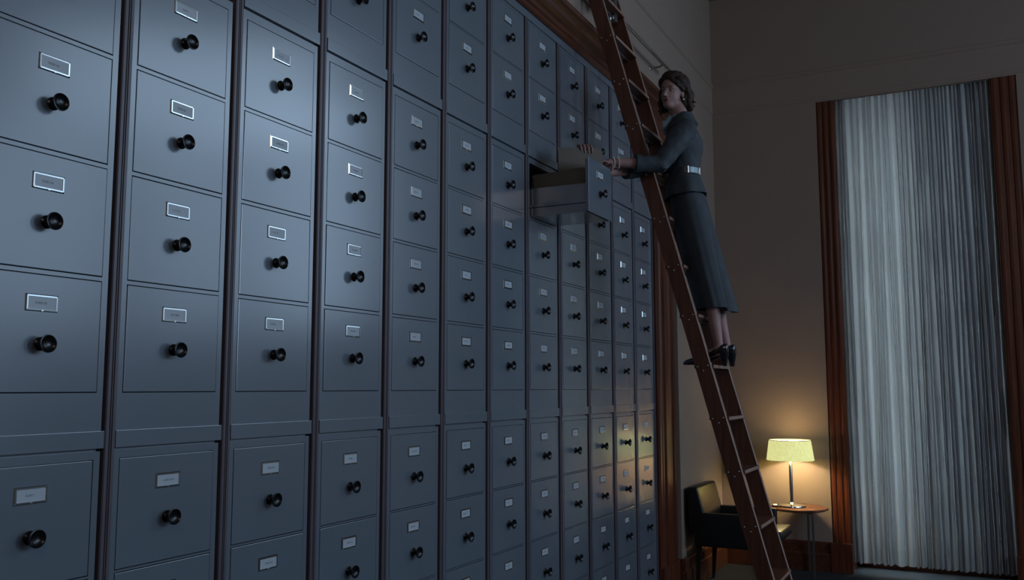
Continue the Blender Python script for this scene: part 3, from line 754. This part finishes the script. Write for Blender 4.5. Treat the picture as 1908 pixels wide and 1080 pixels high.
# facial features as their own parts
def onface(x, z):
    """front surface of the face at head coordinates (x, z)"""
    best = None
    for v in bod.data.vertices:
        wv = v.co+PX
        l = Hinv @ (wv-HEAD)
        if l.y > 0.02 and abs(l.x-x) < 0.006 and abs(l.z-z) < 0.005:
            if best is None or l.y > best: best = l.y
    return best if best is not None else 0.075
for s in (-1, 1):
    ey = onface(s*0.027, 0.004)
    b = NB(); ellipsoid(b, H(s*0.027, ey-0.0065, 0.004), (0.0125, 0.0095, 0.0078), HR, 20)
    e = obj('eye', b, M['eyew'], bod, True)
    b = NB(); ellipsoid(b, H(s*0.027+0.001, ey+0.0012, 0.0045), (0.0050, 0.0022, 0.0050), HR, 16); obj('iris', b, M['iris'], bod, True)
    b = NB()
    limb(b, [H(s*0.014, ey+0.0012, 0.0065), H(s*0.020, ey+0.0036, 0.0112), H(s*0.029, ey+0.0030, 0.0122), H(s*0.038, ey-0.002, 0.0085), H(s*0.041, ey-0.006, 0.004)], [0.0022, 0.0028, 0.0030, 0.0026, 0.0018], 8)
    limb(b, [H(s*0.015, ey+0.0002, 0.001), H(s*0.022, ey+0.0026, -0.0035), H(s*0.031, ey+0.0016, -0.004), H(s*0.039, ey-0.004, 0.0)], [0.0014, 0.0020, 0.0020, 0.0014], 8)
    obj('eyelid', b, M['skin'], bod, True)
    b = NB(); fr = [onface(s*xx, 0.026) for xx in (0.014, 0.024, 0.034, 0.044)]
    limb(b, [H(s*xx, f_+0.0002, zz) for xx, f_, zz in zip((0.014, 0.024, 0.034, 0.043), fr, (0.0235, 0.0285, 0.0295, 0.0245))], [0.0012, 0.0018, 0.0016, 0.0009], 8); obj('eyebrow', b, M['brow'], bod, True)
b = NB()
fy = [onface(xx, -0.052) for xx in (-0.018, -0.009, 0.0, 0.009, 0.018)]
limb(b, [H(xx, f_-0.0012, zz) for xx, f_, zz in zip((-0.019, -0.009, 0.0, 0.009, 0.019), fy, (-0.0540, -0.0500, -0.0512, -0.0500, -0.0540))], [0.0014, 0.0032, 0.0030, 0.0032, 0.0014], 8)
limb(b, [H(xx, f_-0.0015, zz) for xx, f_, zz in zip((-0.018, -0.009, 0.0, 0.009, 0.018), fy, (-0.0555, -0.0590, -0.0600, -0.0590, -0.0555))], [0.0014, 0.0034, 0.0038, 0.0034, 0.0014], 8)
obj('lips', b, M['lip'], bod, True)

# hair: a cap of soft waves to the nape, built from many locks fused together
hb = NB(); rh = random.Random(11)
def sk(a, th, R):
    """point over the skull: azimuth a (0 = face), polar angle th from the crown, offset R outside the scalp"""
    rx, ry, rz = 0.0735+R, 0.0930+R, 0.0900+R
    return (math.sin(a)*math.sin(th)*rx, -0.012+math.cos(a)*math.sin(th)*ry, 0.030+math.cos(th)*rz)
def lock(a0, a1, th0, th1, drop, flip, r0):
    pts, rad = [], []
    for k in range(8):
        t = k/7; a = a0+(a1-a0)*t; th = th0+(th1-th0)*t
        pts.append(H(*[c+rh.uniform(-0.0015, 0.0015) for c in sk(a, th, 0.006+0.010*math.sin(t*PI*0.9))])); rad.append(r0*(0.6+0.5*math.sin(PI*t)))
    l = sk(a1, th1, 0.008); ox, oy = math.sin(a1), math.cos(a1)
    ph = rh.uniform(0, 6)
    for k in range(1, 6):
        t = k/5
        w_ = 0.008*math.sin(t*5+ph)+flip*t*t
        pts.append(H(l[0]+ox*(0.004+w_)-oy*0.004*math.sin(t*7+ph), l[1]+oy*(0.004+w_)+ox*0.004*math.sin(t*7+ph), l[2]-drop*t+(0.018*t*t if flip > 0.018 else 0))); rad.append(r0*(0.95-0.60*t))
    limb(hb, pts, rad, 8)
# parted and swept back from the forehead, past the ears, to the nape
for i in range(66):
    u = -1+2*i/65
    a1 = PI+u*1.36; ab = abs(u)
    a0 = PI+u*2.55
    drop = 0.075 if ab < 0.72 else 0.066
    lock(a0, a1, 0.35 if ab < 0.7 else 0.80, 1.62, drop*rh.uniform(0.75, 1.15), rh.choice([0.0, 0.010, 0.022, 0.030]), rh.uniform(0.0085, 0.0125))
for i in range(22):      # the front rolls back over the crown
    u = -1+2*i/21; a = u*1.15
    pts = [H(*sk(a, 1.02-0.10*abs(u), 0.001)), H(*sk(a*1.05, 0.86, 0.013)), H(*sk(a*1.2, 0.60, 0.017)), H(*sk(a*1.6, 0.35, 0.012)), H(*sk(a*2.3, 0.40, 0.010))]
    limb(hb, pts, [0.004, 0.010, 0.0125, 0.012, 0.010], 8)
limb(hb, [H(0.010, 0.062, 0.094), H(-0.028, 0.067, 0.076), H(-0.054, 0.050, 0.056), H(-0.070, 0.026, 0.030), H(-0.078, 0.004, 0.010)], [0.010, 0.012, 0.012, 0.011, 0.010], 10)
limb(hb, [H(-0.006, 0.070, 0.086), H(-0.038, 0.067, 0.063), H(-0.060, 0.044, 0.040), H(-0.073, 0.020, 0.020)], [0.005, 0.008, 0.009, 0.006], 10)
for s_ in (-1, 1):       # waves from the temples back over the ears' tops
    for k in range(5):
        f = k*0.011
        limb(hb, [H(s_*0.056, 0.040-f, 0.072), H(s_*0.075, 0.020-f, 0.052), H(s_*0.0830, -0.010-f, 0.036), H(s_*0.089, -0.034-f*0.8, 0.010), H(s_*0.092, -0.042-f*0.7, -0.030), H(s_*0.096, -0.044-f*0.5, -0.068), H(s_*0.108, -0.040-f*0.4, -0.090)], [0.008, 0.012, 0.014, 0.016, 0.017, 0.014, 0.005], 8)
    ellipsoid(hb, H(s_*0.062, -0.050, -0.030), (0.036, 0.040, 0.072), HR, 20)
for i in range(26):      # tumbled ends round the nape
    a = 1.75+(2*PI-3.5)*i/25; R_ = 0.088+rh.uniform(-0.004, 0.008); z = -0.070+rh.uniform(-0.022, 0.020); x, y = math.sin(a)*R_, -0.030+math.cos(a)*R_*0.95
    o_ = rh.uniform(0.008, 0.026); t_ = rh.uniform(-0.02, 0.02)
    limb(hb, [H(x*0.9, y*0.9, z+0.05), H(x, y, z+0.015), H(x+math.sin(a)*o_*0.6+t_*0.5, y+math.cos(a)*o_*0.6, z-0.010), H(x+math.sin(a)*o_+t_, y+math.cos(a)*o_, z-0.004)], [0.015, 0.015, 0.010, 0.004], 8)
# the hair on the far cheek hangs a little forward
limb(hb, [H(0.070, 0.020, 0.020), H(0.078, 0.012, -0.02), H(0.080, 0.004, -0.065), H(0.074, 0.004, -0.105), H(0.066, 0.012, -0.130)], [0.010, 0.013, 0.014, 0.012, 0.005], 8)
limb(hb, [H(-0.096, -0.060, -0.030), H(-0.116, -0.066, -0.050), H(-0.136, -0.060, -0.060)], [0.010, 0.006, 0.002], 8)
ellipsoid(hb, H(0, -0.030, 0.030), (0.0765, 0.082, 0.090), HR, 32)
ellipsoid(hb, H(0, -0.062, -0.036), (0.078, 0.046, 0.078), HR, 28)
hb = remesh(hb, 0.0034, 1)
for v in hb.verts:
    l = Hinv @ (v.co-HEAD)
    an_ = math.atan2(l.x, l.y)
    n = noise.noise(Vector((an_*26, l.z*14, 3.1)))*0.0030+noise.noise(v.co*45)*0.0022
    n += 0.0035*math.sin(l.z*95+an_*5)*(1 if l.z < 0.06 else 0.3)
    v.co += (v.co-HEAD).normalized()*n
hair = obj('hair', hb, M['hair'], wom, 180); hair['label'] = 'wavy brown hair brushed back to the nape'

# jacket: torso and three-quarter sleeves in one surface
jb = NB()
loft(jb, [ering(waist+V3(-0.003, 0, -0.010), 0.086, 0.120), ering(V3(0.607, 5.0, 2.78), 0.098, 0.132), ering(chest+V3(-0.010, 0, -0.01), 0.118, 0.148), ering(V3(0.606, 5.0, 2.925), 0.112, 0.158), ering(V3(0.604, 5.0, 2.975), 0.088, 0.148), ering(V3(0.603, 5.0, 3.015), 0.066, 0.100), ering(V3(0.602, 5.0, 3.045), 0.058, 0.066)])
for sh, el, wr, k in ((shN, elN, wrN, 0.52), (shF, elF, wrF, 0.66)):
    cuff = el.lerp(wr, k); inn = sh.lerp(V3(0.605, 5.0, 2.93), 0.5)
    limb(jb, [inn, sh, sh.lerp(el, 0.35), sh.lerp(el, 0.75), el, el.lerp(wr, 0.30)], [0.066, 0.064, 0.062, 0.056, 0.052, 0.048], 20)
    d = (wr-el).normalized()
    tube(jb, [el.lerp(wr, 0.18), el.lerp(wr, 0.40), cuff], [0.046, 0.047, 0.046], 20)
for i in range(9):   # creases at the elbows and along the sleeves
    t = i/9; c = shN.lerp(elN, 0.15+t*0.85); d = (elN-shN).normalized(); a, bb2 = frame_for(d)
    th = 2.2*i; limb(jb, [c+a*0.052*math.cos(th)+bb2*0.052*math.sin(th), c+d*0.03+a*0.055*math.cos(th+0.5)+bb2*0.055*math.sin(th+0.5), c+d*0.055+a*0.050*math.cos(th+0.9)+bb2*0.050*math.sin(th+0.9)], [0.004, 0.0065, 0.004], 8)
jb = remesh(jb, 0.006, 4)
for v in jb.verts:
    v.co += (v.normal*(noise.noise(v.co*16)*0.005+noise.noise(v.co*40)*0.0018))
jac = obj('jacket', jb, M['suit'], wom, 180); jac['label'] = 'dark slate jacket with three-quarter sleeves'
# turned cuffs
for el, wr, k, r in ((elN, wrN, 0.52, 0.0475), (elF, wrF, 0.66, 0.0445)):
    b = NB(); p1 = el.lerp(wr, k-0.13); p2 = el.lerp(wr, k+0.015)
    tube(b, [p1, p1.lerp(p2, 0.08), p2.lerp(p1, 0.08), p2, p2-(wr-el).normalized()*0.004], [r-0.003, r+0.003, r+0.0035, r, r-0.008], 24)
    obj('cuff', b, M['suit'], jac, True)
# shawl collar standing at the neck
b = NB(); rings = []
for z, a, w_ in ((3.005, 0.078, 0.098), (3.035, 0.066, 0.075), (3.075, 0.058, 0.062), (3.088, 0.062, 0.066), (3.062, 0.072, 0.078), (3.022, 0.092, 0.112)):
    rings.append([p+V3(0, 0, -0.030*max(0, math.cos(2*PI*i/40))) for i, p in enumerate(ering(V3(0.604, 5.0, z), a, w_))])
loft(b, rings+[rings[0]], cap=False); obj('collar', b, M['suit'], jac, 60)
# silk scarf knotted under the chin
b = NB()
c0 = neck+fdir*0.056+V3(-0.006, -0.012, 0.020)
ellipsoid(b, c0, (0.019, 0.022, 0.020)); 
for dx, dy, ln in ((-0.004, -0.016, 0.058), (-0.008, 0.010, 0.074)):
    limb(b, [c0, c0+V3(dx*1.2-0.012, dy, -0.030), c0+V3(dx*1.6-0.020, dy*1.4, -ln*0.6), c0+V3(dx*1.6-0.022, dy*1.6, -ln)], [0.016, 0.021, 0.022, 0.016], 12)
rings = [[p+V3(0, 0, 0.006*math.sin(i*0.9)) for i, p in enumerate(ering(V3(0.600, 5.0, z)-V3(0.004, 0.0, 0), a, a*1.04))] for z, a in ((3.050, 0.054), (3.066, 0.058), (3.086, 0.0535))]
loft(b, rings, cap=True)
b = remesh(b, 0.0045, 3)
for v in b.verts: v.co += v.normal*noise.noise(Vector((v.co.x*70, v.co.y*70, v.co.z*25)))*0.005
obj('scarf', b, M['scarf'], wom, 180)
# belt with a buckle
b = NB(); rings = []
for a, z in ((0.083, 2.712), (0.0925, 2.711), (0.0925, 2.747), (0.083, 2.746)): rings.append([p+V3(0, 0, 0) for p in ering(V3(0.609, 5.0, z), a, a+0.034, 56)])
loft(b, rings+[rings[0]], cap=False); bel = obj('belt', b, M['belt'], wom, 40); bel['label'] = 'dark belt'
b = NB(); rows = []
angs = [0.60+0.86*i/8 for i in range(9)]
def bk(t, r, dz): return V3(0.609, 5.0, 2.729+dz)+fdir*(-math.cos(t)*(0.0925+r))+sdir*(-math.sin(t)*(0.1265+r))
loft(b, [[bk(t, 0.001, -0.0185), bk(t, 0.004, -0.0185), bk(t, 0.004, 0.0185), bk(t, 0.001, 0.0185)] for t in angs])
bu = obj('buckle', b, M['silver'], bel, 60)
b = NB()
for dz in (-0.019, 0.019): tube(b, [bk(t, 0.004, dz) for t in angs], 0.0030, 8)
for t in (angs[0], angs[-1]): tube(b, [bk(t, 0.004, -0.020), bk(t, 0.004, 0.020)], 0.0038, 8)
obj('buckle_rim', b, M['chrome'], bel, True)
# peplum flaring over the hips
def flute(n, amp, ph=0.0): return lambda t: 1+amp*math.sin(n*t+ph)
b = NB(); outer = []
for k in range(9):
    t = k/8; z = 2.716-0.125*t; a = 0.0885+0.034*t**0.8; w_ = 0.1225+0.048*t**0.8
    outer.append([p+V3(0.004*t, 0, -0.012*t*math.cos(2*PI*i/56)*0.8) for i, p in enumerate(ering(V3(0.608+0.002*t, 5.0, z), a, w_, 56, extra=flute(7, 0.040*t, 0.6)))])
inner = [[p.lerp(V3(0.618, 5.0, p.z), 0.035) for p in r] for r in reversed(outer)]
loft(b, outer+inner+[outer[0]], cap=False); obj('peplum', b, M['suit'], jac, 60)
# skirt: long, straight, leaning with the legs, with a deep pleat behind
def skirt_c(t): return V3(0.612+0.154*t**1.05, 5.0, 2.66-0.722*t)
b = NB(); outer = []
for k in range(25):
    t = k/24; c = skirt_c(t); a = 0.092+0.022*math.sin(PI*min(1, t*2.2)*0.5)-0.014*t; w_ = 0.130+0.026*math.sin(PI*min(1, t*2.5)*0.5)-0.020*t
    def ex(th, t=t):
        f = 1+0.016*t*math.sin(9*th+1.1)+0.010*t*math.sin(17*th)
        dlt = math.atan2(math.sin(th-3.70), math.cos(th-3.70))
        f -= 0.20*(0.25+0.75*t)*math.exp(-(dlt/0.10)**2)*(1 if t > 0.08 else 0)
        return f
    outer.append(ering(c, a, w_, 88, extra=ex))
inner = [[p.lerp(skirt_c(1-i/24), 0.035) for p in r] for i, r in enumerate(reversed(outer))]
loft(b, outer+inner+[outer[0]], cap=False); sk = obj('skirt', b, M['suit'], wom, 60)
# the loose back pleat, a hanging fold a little behind the skirt
b = NB(); L_ = []
for k in range(21):
    t = k/20; z = 2.60-0.680*t
    cx = 0.612+0.156*((2.66-z)/0.722)
    x0 = cx+0.090+0.004*t; wd = 0.010+0.026*t
    row = [V3(x0-0.030, 4.925, z), V3(x0-0.004, 4.916-0.008*t, z-0.002), V3(x0+wd*0.6, 4.925, z-0.004), V3(x0+wd, 4.960, z-0.005), V3(x0+wd*0.85, 5.03, z-0.003), V3(x0-0.01, 5.07, z),
           V3(x0-0.02, 5.06, z), V3(x0+wd*0.6, 5.02, z-0.003), V3(x0+wd*0.75, 4.965, z-0.005), V3(x0+wd*0.4, 4.935, z-0.004), V3(x0-0.006, 4.926, z-0.002), V3(x0-0.030, 4.933, z)]
    L_.append(row)
loft(b, L_, cap=True); obj('back_pleat', b, M['suit'], sk, 50)

# court shoes
def shoe(an, yaw):
    b = NB(); rings = []
    # stations from heel to toe: (distance forward, half width, sole z, top z)
    st = [(-0.052, 0.012, 0.066, 0.105), (-0.046, 0.024, 0.060, 0.118), (-0.025, 0.0300, 0.058, 0.116), (0.005, 0.0300, 0.054, 0.098), (0.040, 0.0300, 0.044, 0.078), (0.080, 0.0325, 0.024, 0.062), (0.115, 0.0360, 0.007, 0.050),
          (0.145, 0.0350, 0.002, 0.043), (0.172, 0.0290, 0.001, 0.034), (0.192, 0.0190, 0.002, 0.025), (0.200, 0.0070, 0.004, 0.016)]
    for s, w_, z0, z1 in st:
        ring = []
        for i in range(20):
            t = 2*PI*i/20; yy = math.cos(t)*w_; zz = math.sin(t)
            zz = (z0+z1)/2+(z1-z0)/2*(abs(zz)**0.7)*(1 if zz > 0 else -1)
            ring.append(V3(-s, yy, zz))
        rings.append(ring)
    loft(b, rings)
    # heel
    hr_ = []
    for z, r, x in ((0.072, 0.029, 0.026), (0.050, 0.025, 0.027), (0.028, 0.0185, 0.029), (0.008, 0.0145, 0.030), (-0.006, 0.0135, 0.030)): hr_.append([V3(x+r*math.cos(2*PI*i/16), r*math.sin(2*PI*i/16), z) for i in range(16)])
    loft(b, hr_)
    b = remesh(b, 0.0035, 2)
    bmesh.ops.rotate(b, verts=b.verts, cent=(0, 0, 0), matrix=Matrix.Rotation(yaw, 3, 'Z'))
    bmesh.ops.translate(b, verts=b.verts, vec=(an.x, an.y, 1.6235))
    obj('shoe', b, M['shoe'], wom, 180)
shoe(ankN, 0.06); shoe(ankF, -0.03)
# pearl bracelets and earring
dN = (wrN-elN).normalized(); aN, bN = frame_for(dN)
for k in (0.965, 0.87):
    c = elN.lerp(wrN, k)+dN*0.004; r = 0.0275 if k > 0.9 else 0.0315
    b = NB()
    for i in range(22):
        t = 2*PI*i/22; ellipsoid(b, c+aN*r*math.cos(t)+bN*r*math.sin(t)+dN*0.004*math.sin(t), (0.0040,)*3, None, 8)
    br = obj('bracelet', b, M['pearl'], wom, True)
b = NB(); ellipsoid(b, H(-0.080, 0.002, -0.044), (0.0065,)*3, None, 12); ellipsoid(b, H(0.080, 0.002, -0.044), (0.0065,)*3, None, 12); obj('earrings', b, M['pearl'], wom, True)
